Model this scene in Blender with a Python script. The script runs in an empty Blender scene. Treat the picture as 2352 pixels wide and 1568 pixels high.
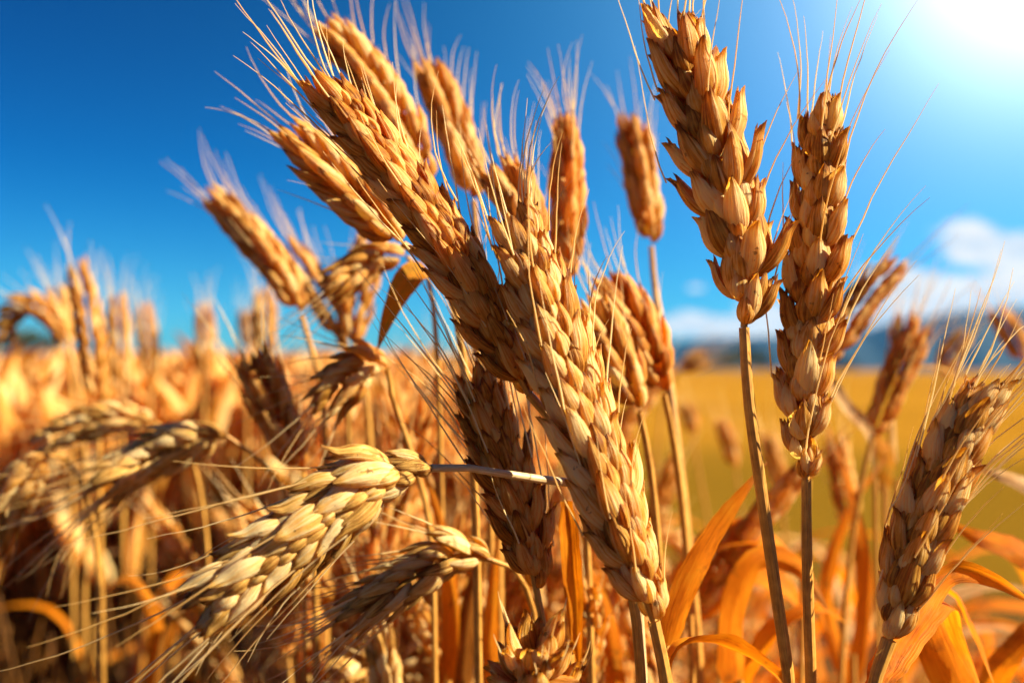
import bpy, math, random
import numpy as np
from mathutils import Vector

random.seed(7)
rng = np.random.default_rng(11)
sc = bpy.context.scene
COL = sc.collection
rad = math.radians

# ------------------------------------------------------------------ camera
CAM_Z, LENS, DW, DH = 0.80, 35.0, 2352.0, 1568.0
FPX = DW * LENS / 36.0
PITCH = rad(0.65)
cam = bpy.data.cameras.new('camera')
cam_o = bpy.data.objects.new('camera', cam); COL.objects.link(cam_o)
cam.lens = LENS; cam.sensor_width = 36; cam.clip_start = 0.01; cam.clip_end = 20000
cam_o.location = (0, 0, CAM_Z); cam_o.rotation_euler = (rad(90) + PITCH, 0, 0)
cam.dof.use_dof = True; cam.dof.focus_distance = 0.297; cam.dof.aperture_fstop = 6.4
cam.dof.aperture_blades = 0
sc.camera = cam_o
# ------------------------------------------------------------------ light
SUN_AZ, SUN_EL = 99.0, 35.0          # degrees right of the view, above the horizon
sd = Vector((math.sin(rad(SUN_AZ)) * math.cos(rad(SUN_EL)), math.cos(rad(SUN_AZ)) * math.cos(rad(SUN_EL)), math.sin(rad(SUN_EL))))
sl = bpy.data.lights.new('sun', 'SUN'); sl.energy = 5.0; sl.angle = rad(0.5); sl.color = (1.0, 0.88, 0.67)
so = bpy.data.objects.new('sun', sl); COL.objects.link(so)
so.rotation_euler = sd.to_track_quat('Z', 'Y').to_euler(); so.location = (3, 4, 6)
sc.view_settings.view_transform = 'Standard'; sc.view_settings.look = 'None'
sc.view_settings.exposure = 1.72; sc.view_settings.gamma = 1.0
cy = sc.cycles
cy.use_denoising = True
try:
    cy.denoiser = 'OPENIMAGEDENOISE'
except Exception:
    pass
cy.max_bounces = 10; cy.diffuse_bounces = 6; cy.glossy_bounces = 2; cy.transmission_bounces = 6
cy.volume_bounces = 0; cy.caustics_reflective = False; cy.caustics_refractive = False
cy.sample_clamp_indirect = 6.0


# ------------------------------------------------------------------ node helper
class NT:
    def __init__(s, tree): s.t = tree
    def n(s, kind, **kw):
        nd = s.t.nodes.new(kind)
        for k, v in kw.items():
            if k.startswith('i_'):
                key = k[2:]; key = int(key) if key.isdigit() else key
                nd.inputs[key].default_value = v
            else:
                setattr(nd, k, v)
        return nd
    def l(s, a, b): s.t.links.new(a, b)
    def math(s, op, a, b=None, c=None, clamp=False):
        nd = s.t.nodes.new('ShaderNodeMath'); nd.operation = op; nd.use_clamp = clamp
        for i, v in enumerate((a, b, c)):
            if v is None: continue
            if isinstance(v, (int, float)): nd.inputs[i].default_value = v
            else: s.l(v, nd.inputs[i])
        return nd.outputs[0]
    def comb(s, x, y, z):
        nd = s.t.nodes.new('ShaderNodeCombineXYZ')
        for i, v in enumerate((x, y, z)):
            if isinstance(v, (int, float)): nd.inputs[i].default_value = v
            else: s.l(v, nd.inputs[i])
        return nd.outputs[0]
    def noise(s, vec, scale, detail=3, rough=.55):
        nd = s.n('ShaderNodeTexNoise'); nd.inputs['Scale'].default_value = scale
        nd.inputs['Detail'].default_value = detail; nd.inputs['Roughness'].default_value = rough
        if vec is not None: s.l(vec, nd.inputs['Vector'])
        return nd.outputs['Fac']
    def ramp(s, fac, stops):
        nd = s.n('ShaderNodeValToRGB'); e = nd.color_ramp.elements
        while len(e) < len(stops): e.new(0.5)
        for el, (p, c) in zip(e, stops):
            el.position = p; el.color = (*c, 1) if len(c) == 3 else c
        s.l(fac, nd.inputs[0]); return nd.outputs[0]
    def mix(s, fac, a, b, mode='MIX'):
        nd = s.n('ShaderNodeMix', data_type='RGBA', blend_type=mode)
        for sock, v in ((nd.inputs[0], fac), (nd.inputs[6], a), (nd.inputs[7], b)):
            if isinstance(v, (int, float)): sock.default_value = v
            elif isinstance(v, tuple): sock.default_value = (*v, 1) if len(v) == 3 else v
            else: s.l(v, sock)
        return nd.outputs[2]
    def smooth(s, v, lo, hi):
        nd = s.n('ShaderNodeMapRange', interpolation_type='SMOOTHSTEP')
        s.l(v, nd.inputs[0]); nd.inputs[1].default_value = lo; nd.inputs[2].default_value = hi
        return nd.outputs[0]


# ------------------------------------------------------------------ sky
w = bpy.data.worlds.new('World'); sc.world = w; w.use_nodes = True
w.node_tree.nodes.clear(); N = NT(w.node_tree)
sky = N.n('ShaderNodeTexSky', sky_type='NISHITA', sun_disc=False)
sky.sun_elevation = rad(SUN_EL); sky.sun_rotation = rad(SUN_AZ)
sky.altitude = 1500; sky.air_density = 1.0; sky.dust_density = 0.12; sky.ozone_density = 4.0
hs = N.n('ShaderNodeHueSaturation'); hs.inputs['Saturation'].default_value = 1.5
N.l(sky.outputs[0], hs.inputs['Color'])
tc = N.n('ShaderNodeTexCoord')
sep = N.n('ShaderNodeSeparateXYZ'); N.l(tc.outputs['Generated'], sep.inputs[0])
tint = N.mix(1.0, hs.outputs[0], N.mix(N.smooth(sep.outputs[2], 0.0, .38), (.15, .51, .63), (.004, .225, .375)), 'MULTIPLY')
ysafe = N.math('MAXIMUM', sep.outputs[1], 0.05)
tx = N.math('DIVIDE', sep.outputs[0], ysafe); tz = N.math('DIVIDE', sep.outputs[2], ysafe)
cn = N.noise(N.comb(tx, N.math('MULTIPLY', tz, 2.6), 0.0), 13, 8, .62)
best = None
for (cx, cyy, rx, ry) in [(2235, 560, 110, 58), (2345, 585, 150, 62), (2090, 640, 120, 36), (2300, 668, 200, 42), (2010, 722, 230, 45), (2150, 690, 260, 30), (2500, 640, 160, 60),
                          (1640, 752, 210, 34), (1600, 660, 24, 8), (1750, 712, 80, 26), (2230, 735, 200, 40)]:
    a = N.math('MULTIPLY', N.math('SUBTRACT', tx, (cx - 1176) / FPX), FPX / rx)
    b = N.math('MULTIPLY', N.math('SUBTRACT', tz, (810 - cyy) / FPX), FPX / ry)
    v = N.math('SUBTRACT', 1.0, N.math('ADD', N.math('MULTIPLY', a, a), N.math('MULTIPLY', b, b)))
    best = v if best is None else N.math('MAXIMUM', best, v)
cm = N.math('ADD', best, N.math('MULTIPLY', N.math('SUBTRACT', cn, 0.5), 3.4))
cm = N.smooth(cm, -0.10, 0.60)
cm = N.math('MULTIPLY', cm, N.smooth(sep.outputs[1], 0.1, 0.3))
cloud_col = N.mix(N.smooth(cn, .3, .75), (4.8, 5.2, 5.6), (8.4, 7.5, 6.3))
colr = tint
# the bright veil round the low sun, high on the right
gd = Vector((math.sin(rad(29)) * math.cos(rad(21.5)), math.cos(rad(29)) * math.cos(rad(21.5)), math.sin(rad(21.5))))
dt = N.n('ShaderNodeVectorMath', operation='DOT_PRODUCT'); N.l(tc.outputs['Generated'], dt.inputs[0]); dt.inputs[1].default_value = gd
dd_ = N.math('SUBTRACT', 1.0, dt.outputs['Value'])
g1 = N.math('MULTIPLY', N.math('EXPONENT', N.math('MULTIPLY', dd_, -140.0)), 11.0)
g2 = N.math('MULTIPLY', N.math('EXPONENT', N.math('MULTIPLY', dd_, -32.0)), 3.7)
g3 = N.math('MULTIPLY', N.math('EXPONENT', N.math('MULTIPLY', dd_, -9.0)), 3.6)
veil = N.n('ShaderNodeVectorMath', operation='SCALE'); veil.inputs[0].default_value = (1.0, .93, .82); N.l(g1, veil.inputs['Scale'])
veil2 = N.n('ShaderNodeVectorMath', operation='SCALE'); veil2.inputs[0].default_value = (.62, .84, .92); N.l(g2, veil2.inputs['Scale'])
veil3 = N.n('ShaderNodeVectorMath', operation='SCALE'); veil3.inputs[0].default_value = (.05, .50, .92); N.l(g3, veil3.inputs['Scale'])
add0 = N.n('ShaderNodeVectorMath', operation='ADD'); N.l(colr, add0.inputs[0]); N.l(veil3.outputs[0], add0.inputs[1]); colr = add0.outputs[0]
add1 = N.n('ShaderNodeVectorMath', operation='ADD'); N.l(colr, add1.inputs[0]); N.l(veil.outputs[0], add1.inputs[1])
add2 = N.n('ShaderNodeVectorMath', operation='ADD'); N.l(add1.outputs[0], add2.inputs[0]); N.l(veil2.outputs[0], add2.inputs[1])
colr = N.mix(N.math('MULTIPLY', cm, .9), add2.outputs[0], cloud_col)
bg = N.n('ShaderNodeBackground'); bg.inputs[1].default_value = 0.05
N.l(colr, bg.inputs[0])
wo = N.n('ShaderNodeOutputWorld'); N.l(bg.outputs[0], wo.inputs[0])


# ------------------------------------------------------------------ materials
def new_mat(name):
    m = bpy.data.materials.new(name); m.use_nodes = True; m.node_tree.nodes.clear()
    return m, NT(m.node_tree)


def finish(N, col, tcol, tfac, rough, bump=None, spec=.35):
    p = N.n('ShaderNodeBsdfPrincipled'); p.inputs['Specular IOR Level'].default_value = spec
    if isinstance(rough, (int, float)): p.inputs['Roughness'].default_value = rough
    else: N.l(rough, p.inputs['Roughness'])
    N.l(col, p.inputs['Base Color'])
    if bump is not None: N.l(bump, p.inputs['Normal'])
    out = N.n('ShaderNodeOutputMaterial')
    if tcol is None:
        N.l(p.outputs[0], out.inputs[0]); return
    t = N.n('ShaderNodeBsdfTranslucent'); N.l(tcol, t.inputs[0])
    if bump is not None: N.l(bump, t.inputs['Normal'])
    mx = N.n('ShaderNodeMixShader'); mx.inputs[0].default_value = tfac
    N.l(p.outputs[0], mx.inputs[1]); N.l(t.outputs[0], mx.inputs[2]); N.l(mx.outputs[0], out.inputs[0])


def huv(N):
    a = N.n('ShaderNodeAttribute', attribute_name='huv')
    s = N.n('ShaderNodeSeparateXYZ'); N.l(a.outputs['Vector'], s.inputs[0])
    return s.outputs[0], s.outputs[1], s.outputs[2]


def husk_mat(name, dark, mid, light, tr, tfac=.54, bumps=1.0, vein=1.0):
    m, N = new_mat(name); u, v, r = huv(N)
    r50 = N.math('MULTIPLY', r, 61.7)
    vn = N.noise(N.comb(N.math('MULTIPLY', u, 26.0), N.math('MULTIPLY', v, 1.3), r50), 1.0, 4, .62)
    bl = N.noise(N.comb(N.math('MULTIPLY', u, 3.0), N.math('MULTIPLY', v, 2.2), r50), 1.0, 3)
    f = N.math('ADD', N.math('MULTIPLY', vn, .80 * vein), N.math('MULTIPLY', bl, .40))
    f = N.math('ADD', f, N.math('MULTIPLY', N.math('SUBTRACT', r, .5), .26))
    f = N.math('SUBTRACT', f, N.math('MULTIPLY', N.smooth(v, .80, 1.0), .22))
    f = N.math('SUBTRACT', f, N.math('MULTIPLY', N.math('SUBTRACT', 1.0, N.smooth(v, .0, .10)), .12))
    c = N.ramp(f, [(.40, dark), (.565, mid), (.75, light)])
    tcn = N.n('ShaderNodeTexCoord')
    sp = N.smooth(N.noise(tcn.outputs['Object'], 300, 3), .67, .73)
    c = N.mix(N.math('MULTIPLY', sp, .7), c, (.10, .045, .015))
    c2 = N.mix(1.0, c, tr, 'MULTIPLY')
    b = N.n('ShaderNodeBump'); b.inputs['Strength'].default_value = bumps; b.inputs['Distance'].default_value = .0010
    N.l(vn, b.inputs['Height'])
    rg = N.n('ShaderNodeMapRange'); N.l(bl, rg.inputs[0]); rg.inputs[3].default_value = .38; rg.inputs[4].default_value = .6
    finish(N, c, c2, tfac, rg.outputs[0], b.outputs[0], .28)
    return m


M_HUSK = husk_mat('straw_husk', (.36, .125, .012), (.82, .43, .062), (.97, .79, .36), (1.14, .98, .42))
M_HUSKR = husk_mat('russet_husk', (.30, .088, .007), (.80, .36, .036), (.97, .70, .23), (1.18, .96, .36))
M_HUSKP = husk_mat('pale_husk', (.30, .12, .016), (.84, .50, .11), (.97, .80, .40), (1.14, .98, .46), .44)


def stem_mat(name, dark, light, tfac=.15):
    m, N = new_mat(name); u, v, r = huv(N)
    vn = N.noise(N.comb(N.math('MULTIPLY', u, 26.0), N.math('MULTIPLY', v, 9.0), N.math('MULTIPLY', r, 40)), 1.0, 4, .6)
    bl = N.noise(N.comb(N.math('MULTIPLY', u, 2.0), N.math('MULTIPLY', v, 30.0), N.math('MULTIPLY', r, 40)), 1.0, 3)
    c = N.ramp(N.math('ADD', N.math('MULTIPLY', vn, .7), N.math('MULTIPLY', bl, .35)), [(.32, dark), (.72, light)])
    b = N.n('ShaderNodeBump'); b.inputs['Strength'].default_value = .5; b.inputs['Distance'].default_value = .0003
    N.l(vn, b.inputs['Height'])
    finish(N, c, c, tfac, .42, b.outputs[0], .4)
    return m


M_STEM = stem_mat('dry_stem', (.24, .085, .010), (.74, .39, .075))
M_STEMD = stem_mat('shaded_stem', (.06, .022, .004), (.26, .105, .018))  # stem colours darkened to stand in for shade deep in the stand
M_STEMP = stem_mat('pale_stem', (.50, .29, .10), (.90, .70, .38))


def awn_mat():
    m, N = new_mat('awn_straw'); u, v, r = huv(N)
    c = N.ramp(r, [(0, (.80, .52, .16)), (1, (.95, .80, .45))])
    finish(N, c, c, .5, .35, None, .6); return m


M_AWN = awn_mat()


def leaf_mat(name, dark, mid, light, tr, tfac=.5):
    m, N = new_mat(name); u, v, r = huv(N)
    vn = N.noise(N.comb(N.math('MULTIPLY', u, 30.0), N.math('MULTIPLY', v, 2.0), N.math('MULTIPLY', r, 31)), 1.0, 3, .6)
    bl = N.noise(N.comb(N.math('MULTIPLY', u, 2.5), N.math('MULTIPLY', v, 6.0), N.math('MULTIPLY', r, 17)), 1.0, 4)
    c = N.ramp(N.math('ADD', N.math('MULTIPLY', vn, .45), N.math('MULTIPLY', bl, .6)), [(.32, dark), (.52, mid), (.75, light)])
    tcn = N.n('ShaderNodeTexCoord'); wn = N.noise(tcn.outputs['Object'], 55, 5, .65)
    c = N.mix(N.math('MULTIPLY', N.smooth(wn, .56, .70), .75), c, (.26, .085, .012))
    tip_ = N.smooth(N.math('ADD', v, N.math('MULTIPLY', N.math('SUBTRACT', wn, .5), .5)), .78, 1.0)
    c = N.mix(N.math('MULTIPLY', tip_, .7), c, (.50, .27, .09))
    c2 = N.mix(1.0, c, tr, 'MULTIPLY')
    b = N.n('ShaderNodeBump'); b.inputs['Strength'].default_value = .8; b.inputs['Distance'].default_value = .0008
    N.l(vn, b.inputs['Height'])
    finish(N, c, c2, tfac, .5, b.outputs[0], .12)
    return m


M_LEAF = leaf_mat('orange_leaf', (.38, .07, .003), (.82, .25, .008), (.94, .42, .022), (1.1, .95, .5), .58)
M_LEAFS = leaf_mat('straw_leaf', (.36, .17, .05), (.66, .40, .15), (.82, .62, .34), (1.1, .9, .6))
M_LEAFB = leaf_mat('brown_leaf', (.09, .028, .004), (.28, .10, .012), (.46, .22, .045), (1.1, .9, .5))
M_LEAFG = leaf_mat('half_green_leaf', (.52, .14, .008), (.55, .22, .014), (.16, .17, .02), (1.1, 1.0, .5))


# ------------------------------------------------------------------ geometry helpers
def P(px, py, d):
    """the point at distance d (metres, along the view) seen at pixel px, py of a 2352 x 1568 picture"""
    x = (px - DW / 2) / FPX * d; u = (DH / 2 - py) / FPX * d
    return np.array((x, d * math.cos(PITCH) - u * math.sin(PITCH), CAM_Z + d * math.sin(PITCH) + u * math.cos(PITCH)))


def nrm(v):
    return v / (np.linalg.norm(v) + 1e-12)


def spline(pts, n):
    """Catmull-Rom through the points, n samples evenly spaced by length"""
    p = np.array(pts, float)
    if len(p) == 2:
        return p[0] + (p[1] - p[0]) * np.linspace(0, 1, n)[:, None]
    q = np.vstack([2 * p[0] - p[1], p, 2 * p[-1] - p[-2]])
    out = []
    for i in range(1, len(q) - 2):          # centripetal, so long and short spans can meet without a loop
        P0, P1, P2, P3 = q[i - 1], q[i], q[i + 1], q[i + 2]
        k1 = max(np.linalg.norm(P1 - P0), 1e-9) ** .5; k2 = k1 + max(np.linalg.norm(P2 - P1), 1e-9) ** .5; k3 = k2 + max(np.linalg.norm(P3 - P2), 1e-9) ** .5
        for t in np.linspace(k1, k2, 24, endpoint=False):
            A1 = (k1 - t) / k1 * P0 + t / k1 * P1; A2 = (k2 - t) / (k2 - k1) * P1 + (t - k1) / (k2 - k1) * P2
            A3 = (k3 - t) / (k3 - k2) * P2 + (t - k2) / (k3 - k2) * P3
            B1 = (k2 - t) / k2 * A1 + t / k2 * A2; B2 = (k3 - t) / (k3 - k1) * A2 + (t - k1) / (k3 - k1) * A3
            out.append((k2 - t) / (k2 - k1) * B1 + (t - k1) / (k2 - k1) * B2)
    out.append(q[-2]); out = np.array(out)
    L = np.concatenate([[0], np.cumsum(np.linalg.norm(np.diff(out, axis=0), axis=1))])
    s = np.linspace(0, L[-1], n)
    return np.stack([np.interp(s, L, out[:, k]) for k in range(3)], 1)


class MB:
    def __init__(s): s.v = []; s.f = []; s.h = []; s.n = 0
    def grid(s, pts, uv, rnd, close=False):
        """pts (rows, cols, 3) -> quads"""
        R, C = pts.shape[:2]
        s.v.append(pts.reshape(-1, 3))
        h = np.empty((R * C, 3)); h[:, :2] = uv.reshape(-1, 2); h[:, 2] = rnd; s.h.append(h)
        i = np.arange(R * C).reshape(R, C) + s.n
        f = np.stack([i[:-1, :-1], i[:-1, 1:], i[1:, 1:], i[1:, :-1]], -1).reshape(-1, 4)
        s.f.append(f); s.n += R * C
    def build(s, name, mat, parent=None, origin=(0, 0, 0), smooth=True):
        V = np.concatenate(s.v) - np.array(origin); F = np.concatenate(s.f); H = np.concatenate(s.h)
        me = bpy.data.meshes.new(name)
        me.vertices.add(len(V)); me.vertices.foreach_set('co', V.astype(np.float32).ravel())
        me.loops.add(F.size); me.loops.foreach_set('vertex_index', F.astype(np.int32).ravel())
        me.polygons.add(len(F))
        me.polygons.foreach_set('loop_start', np.arange(0, F.size, 4, dtype=np.int32))
        me.polygons.foreach_set('use_smooth', np.full(len(F), smooth, dtype=bool))
        at = me.attributes.new('huv', 'FLOAT_VECTOR', 'POINT'); at.data.foreach_set('vector', H.astype(np.float32).ravel())
        me.update(calc_edges=True); me.validate()
        me.materials.append(mat)
        o = bpy.data.objects.new(name, me); COL.objects.link(o)
        if parent is not None: o.parent = parent
        return o


def tube(mb, pts, radii, seg=8, rnd=0.5, ref=None):
    pts = np.asarray(pts); n = len(pts)
    T = np.gradient(pts, axis=0); T /= np.linalg.norm(T, axis=1)[:, None] + 1e-12
    a = np.array(ref if ref is not None else (0.13, -0.97, 0.2)); th = np.linspace(0, 2 * math.pi, seg + 1)
    rows = []
    for i in range(n):
        e1 = nrm(a - T[i] * a.dot(T[i])); e2 = np.cross(T[i], e1); a = e1
        rows.append(pts[i] + radii[i] * (np.cos(th)[:, None] * e1 + np.sin(th)[:, None] * e2))
    L = np.concatenate([[0], np.cumsum(np.linalg.norm(np.diff(pts, axis=0), axis=1))])
    uv = np.stack(np.meshgrid(np.linspace(0, 1, seg + 1), L * 10), -1)
    mb.grid(np.array(rows), uv, rnd)


def prof(v):
    return (np.clip(v, 0, 1) ** .62) * (np.clip(1 - v, 0, 1) ** 1.0) / ((.3827 ** .62) * .6173)


def husk(mb, o, ax, out, L, W, T, bulge=.10, hi=True, rnd=None):
    """a closed, pointed, boat-shaped floret starting at o, along ax, its keel towards out"""
    rnd = random.random() if rnd is None else rnd
    R, S = (13, 16) if hi else (6, 7)
    v = (1 - np.cos(np.linspace(0, math.pi, R))) / 2
    out = nrm(out - ax * out.dot(ax)); sd_ = np.cross(ax, out)
    th = np.linspace(-math.pi, math.pi, S + 1)
    pr = prof(v)[:, None]
    keel = 1 + .30 * np.clip(np.cos(th - (rnd - .5) * .8), 0, 1) ** 10
    flat = np.where(np.cos(th) < 0, .55, 1.0)
    x = np.sin(th) * W / 2 * pr
    y = np.cos(th) * keel * flat * T / 2 * pr * (1 + .05 * np.cos(th * 7 + rnd * 40))
    cen = o + ax * (v * L)[:, None] + out * (bulge * L * np.sin(math.pi * np.clip(v * 1.08, 0, 1)))[:, None]
    pts = cen[:, None, :] + x[..., None] * sd_ + y[..., None] * out
    uv = np.stack(np.meshgrid((th + math.pi) / (2 * math.pi), v), -1)
    mb.grid(pts, uv, rnd)
    return cen[-1]


def glume(mb, o, ax, out, L, W, T, bulge=.10, span=2.0, beak=.10, rnd=None, R=12, S=19):
    """an open papery shell hugging a floret, with a pulled-out beak"""
    rnd = random.random() if rnd is None else rnd
    out = nrm(out - ax * out.dot(ax)); sd_ = np.cross(ax, out)
    v = np.linspace(0, 1, R); th = np.linspace(-span, span, S)
    skew = random.uniform(-.25, .25)
    pr = np.maximum(prof(v * .90), .10 * (v > .5))
    pr = pr[:, None] * np.ones(S)[None]
    keel = 1 + .32 * np.clip(np.cos(th - skew), 0, 1) ** 8
    x = np.sin(th) * W / 2 * pr; y = np.cos(th) * keel * T / 2 * pr * (1 + .055 * np.cos(th * 11 + rnd * 50)) * (1 + .05 * np.sin(v * 7 + rnd * 30))[:, None]
    # edge shorter than the keel: a torn v-shaped tip
    vv = v[:, None] * (1 - (.10 + .10 * rng.random()) * (np.abs(th - skew)[None] / span) ** 1.5 * (v[:, None] ** 2))
    wob = .018 * L * rng.standard_normal((R, S)) * (v[:, None] ** 2) * (np.abs(th)[None] / span)
    cen = bulge * L * np.sin(math.pi * np.clip(vv * 1.05, 0, 1)) + beak * L * np.clip(vv - .78, 0, 1) * 2.2
    pts = o + vv[..., None] * L * ax + cen[..., None] * out + x[..., None] * sd_ + (y + wob)[..., None] * out
    uv = np.stack(np.meshgrid((th + math.pi) / (2 * math.pi), v), -1)
    mb.grid(pts, uv, rnd)
    return pts[-1, S // 2]


def awn_pts(o, d0, d1, L, n=9):
    t = np.linspace(0, 1, n)[:, None]
    return o + L * (t * d0 + (t * t) * (d1 - d0) * .6 + np.zeros((1, 3)))


def add_awn(mb, tip, d0, d1, L, r=.00034, seg=5):
    n = 9; p = awn_pts(tip - d0 * .0015, d0, d1, L, n)
    wig = np.cumsum(rng.standard_normal((n, 3)), 0) * L * .004; wig[0] = 0
    tube(mb, p + wig, r * (1 - .80 * np.linspace(0, 1, n) ** 1.2), seg, random.random())


def ribbon(mb, pts, width, side, cup=.25, twist=0.0, wave=.0, n=26, cols=7, thick=.00018):
    """a leaf blade: folded along its midrib, tapered, closed with a thin second side"""
    p = spline(pts, n); T = np.gradient(p, axis=0); T /= np.linalg.norm(T, axis=1)[:, None]
    a = np.array(side, float); rows = []; t = np.linspace(0, 1, n)
    width = width * .95; tear = 1 - .10 * rng.random((n, 2))
    wv = width * np.clip(t / .12, .35, 1) ** .5 * np.clip((1 - t) / .55, 0.02, 1) ** .8
    c = np.linspace(-1, 1, cols); ph = random.uniform(0, 6)
    for i in range(n):
        e = nrm(a - T[i] * a.dot(T[i])); a = e; b = np.cross(T[i], e)
        k = twist * t[i]; e2 = e * math.cos(k) + b * math.sin(k); b2 = np.cross(T[i], e2)
        off = cup * np.abs(c) * wv[i] / 2 + wave * wv[i] * np.sin(t[i] * 17 + ph + c * 1.3) * np.abs(c)
        ce = c * np.where(c < 0, tear[i, 0], tear[i, 1]) if cols > 3 else c
        rows.append(p[i] + (ce * wv[i] / 2)[:, None] * e2 + off[:, None] * b2)
    g = np.array(rows)
    uv = np.stack(np.meshgrid((c + 1) / 2, t), -1)
    mb.grid(g, uv, random.random())


def tag(o, label=None, cat=None, group=None, kind=None):
    if label: o['label'] = label
    if cat: o['category'] = cat
    if group: o['group'] = group
    if kind: o['kind'] = kind
    return o


def empty(name, loc):
    e = bpy.data.objects.new(name, None); COL.objects.link(e); e.location = [float(c) for c in loc]
    e.empty_display_size = .02; return e


# ------------------------------------------------------------------ a wheat ear
def build_ear(root, origin, ear, nodes, L, W, T, flare=26, roll=0., toward=None, mat=None, awn=(.02, .04), awn_dir=None,
              awn_p=.6, hi=True, taper=(.62, .70), awn_r=.00029, mess=1.0, awn_mat_=None, shell=True):
    """ear: sampled points base -> tip.  Returns the ear object.  hi: every spikelet and awn is a sub-part of its own."""
    m = mat or M_HUSK; n = len(ear)
    T_ = np.gradient(ear, axis=0); T_ /= np.linalg.norm(T_, axis=1)[:, None]
    rb = MB(); k = np.linspace(0, 1, n)
    shrink = 1 - .72 * L * taper[1] / np.linalg.norm(np.diff(ear, axis=0), axis=1).sum()
    tube(rb, ear[:int(n * shrink) + 1], (.0011 * (1 - .6 * k))[:int(n * shrink) + 1], 7, .4)
    if hi:
        earo = rb.build('ear', M_STEM, root, origin)
    mb = rb if not hi else None
    lb = None if hi else MB()
    ab = MB() if not hi else None
    for i in range(nodes):
        f = (i + .3) / nodes; j = f * (n - 1) * shrink; i0 = int(j); fr = j - i0
        i1 = min(i0 + 1, n - 1)
        p = ear[i0] * (1 - fr) + ear[i1] * fr; t = nrm(T_[i0] * (1 - fr) + T_[i1] * fr)
        view = nrm((toward - p)) if toward is not None else np.array((0, -1., 0))
        s = nrm(np.cross(-view, t)); nn = np.cross(s, t)
        cr, sr = math.cos(roll), math.sin(roll)
        s, nn = s * cr + nn * sr, nn * cr - s * sr
        sg = 1 if i % 2 == 0 else -1
        sz = 1.0
        if f < .16: sz = taper[0] + (1 - taper[0]) * f / .16
        if f > .72: sz = 1 - (1 - taper[1]) * (f - .72) / .28
        fl = flare * (1 if hi else .86) * (1 - .45 * max(0, (f - .6) / .4))
        b = MB() if hi else lb
        tips = []
        # (azimuth from the spikelet's side, flare factor, start along the axis, length factor)
        fls = [(0, 1.12, .06, 1.0), (50, .80, 0.0, .98), (-50, .80, 0.02, .98)]
        if hi: fls += [(24, .62, .30, .92), (-26, .58, .27, .92)]
        for (az, ff, st, lf) in fls:
            az_ = rad(az + random.uniform(-9, 9) * mess); al = rad(fl * ff * random.uniform(.82, 1.18) + random.uniform(-3, 3) * mess)
            o_ = math.cos(az_) * sg * s + math.sin(az_) * nn
            ax = nrm(t * math.cos(al) + o_ * math.sin(al)); out = nrm(o_ * math.cos(al) - t * math.sin(al))
            # pitch the keel a little to the viewer's side so faces differ
            out = nrm(out + .25 * random.uniform(-1, 1) * np.cross(t, out))
            l_ = L * lf * sz * random.uniform(.88, 1.12); w_ = W * (.84 if hi else .84) * sz * random.uniform(.86, 1.1); t_k = T * (.62 if hi else .8) * sz
            pos = p + o_ * (.0012 + .0006 * sz) + t * (st * L * .35)
            r_ = random.random()
            tip = husk(b, pos, ax, out, l_, w_, t_k, random.uniform(.06, .12), hi, r_)
            if hi and shell and abs(az) != 22 and abs(az) != 24:
                q = .5 * random.uniform(-1, 1)
                o2 = nrm(out + q * np.cross(ax, out))
                tip = glume(b, pos - ax * .0004, ax, o2, l_ * random.uniform(.98, 1.10), w_ * 1.08, t_k * 1.16, .10, random.uniform(1.5, 2.1),
                            random.uniform(.05, .32), min(1, r_ + .12))
            tips.append((tip, ax, o_))
        if hi and shell:       # the two outer glumes at the spikelet's foot
            for az in (78, -78):
                az_ = rad(az + random.uniform(-8, 8)); al = rad(fl * .62)
                o_ = math.cos(az_) * sg * s + math.sin(az_) * nn
                ax = nrm(t * math.cos(al) + o_ * math.sin(al)); out = nrm(o_ * math.cos(al) - t * math.sin(al))
                glume(b, p + o_ * .0015 - t * .001, ax, out, L * sz * random.uniform(.62, .78), W * .85 * sz, T * sz, .10, 1.5, random.uniform(.05, .2))
        if hi:
            spo = b.build('spikelet', m, earo, origin)
        for (tip, ax, o_) in tips:
            if random.random() > (awn_p * (1.1 if hi else .75)) * (.5 + .6 * f + (.2 if f > .85 else 0)): continue
            dd = nrm(ax * .75 + t * .5) if awn_dir is None else nrm(ax * .7 + awn_dir * .6 + rng.standard_normal(3) * .10)
            d1 = nrm(t + .25 * o_ + rng.standard_normal(3) * .15) if awn_dir is None else nrm(awn_dir + rng.standard_normal(3) * .16 + .38 * o_)
            La = random.uniform(*awn) * (1.2 if hi else 1.0)
            if hi:
                q = MB(); add_awn(q, tip, dd, d1, La, awn_r); q.build('awn', M_AWN, earo, origin)
            else:
                add_awn(ab, tip, dd, d1, La, awn_r * .85, 4)
    if not hi:
        # rachis + husks are one ear mesh
        lb.v = rb.v + lb.v if False else lb.v
        earo = lb.build('ear', m, root, origin)
        if ab.n: ab.build('awns', M_AWN, earo, origin)
    return earo


EYE = np.array((0, 0, CAM_Z))


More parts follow.
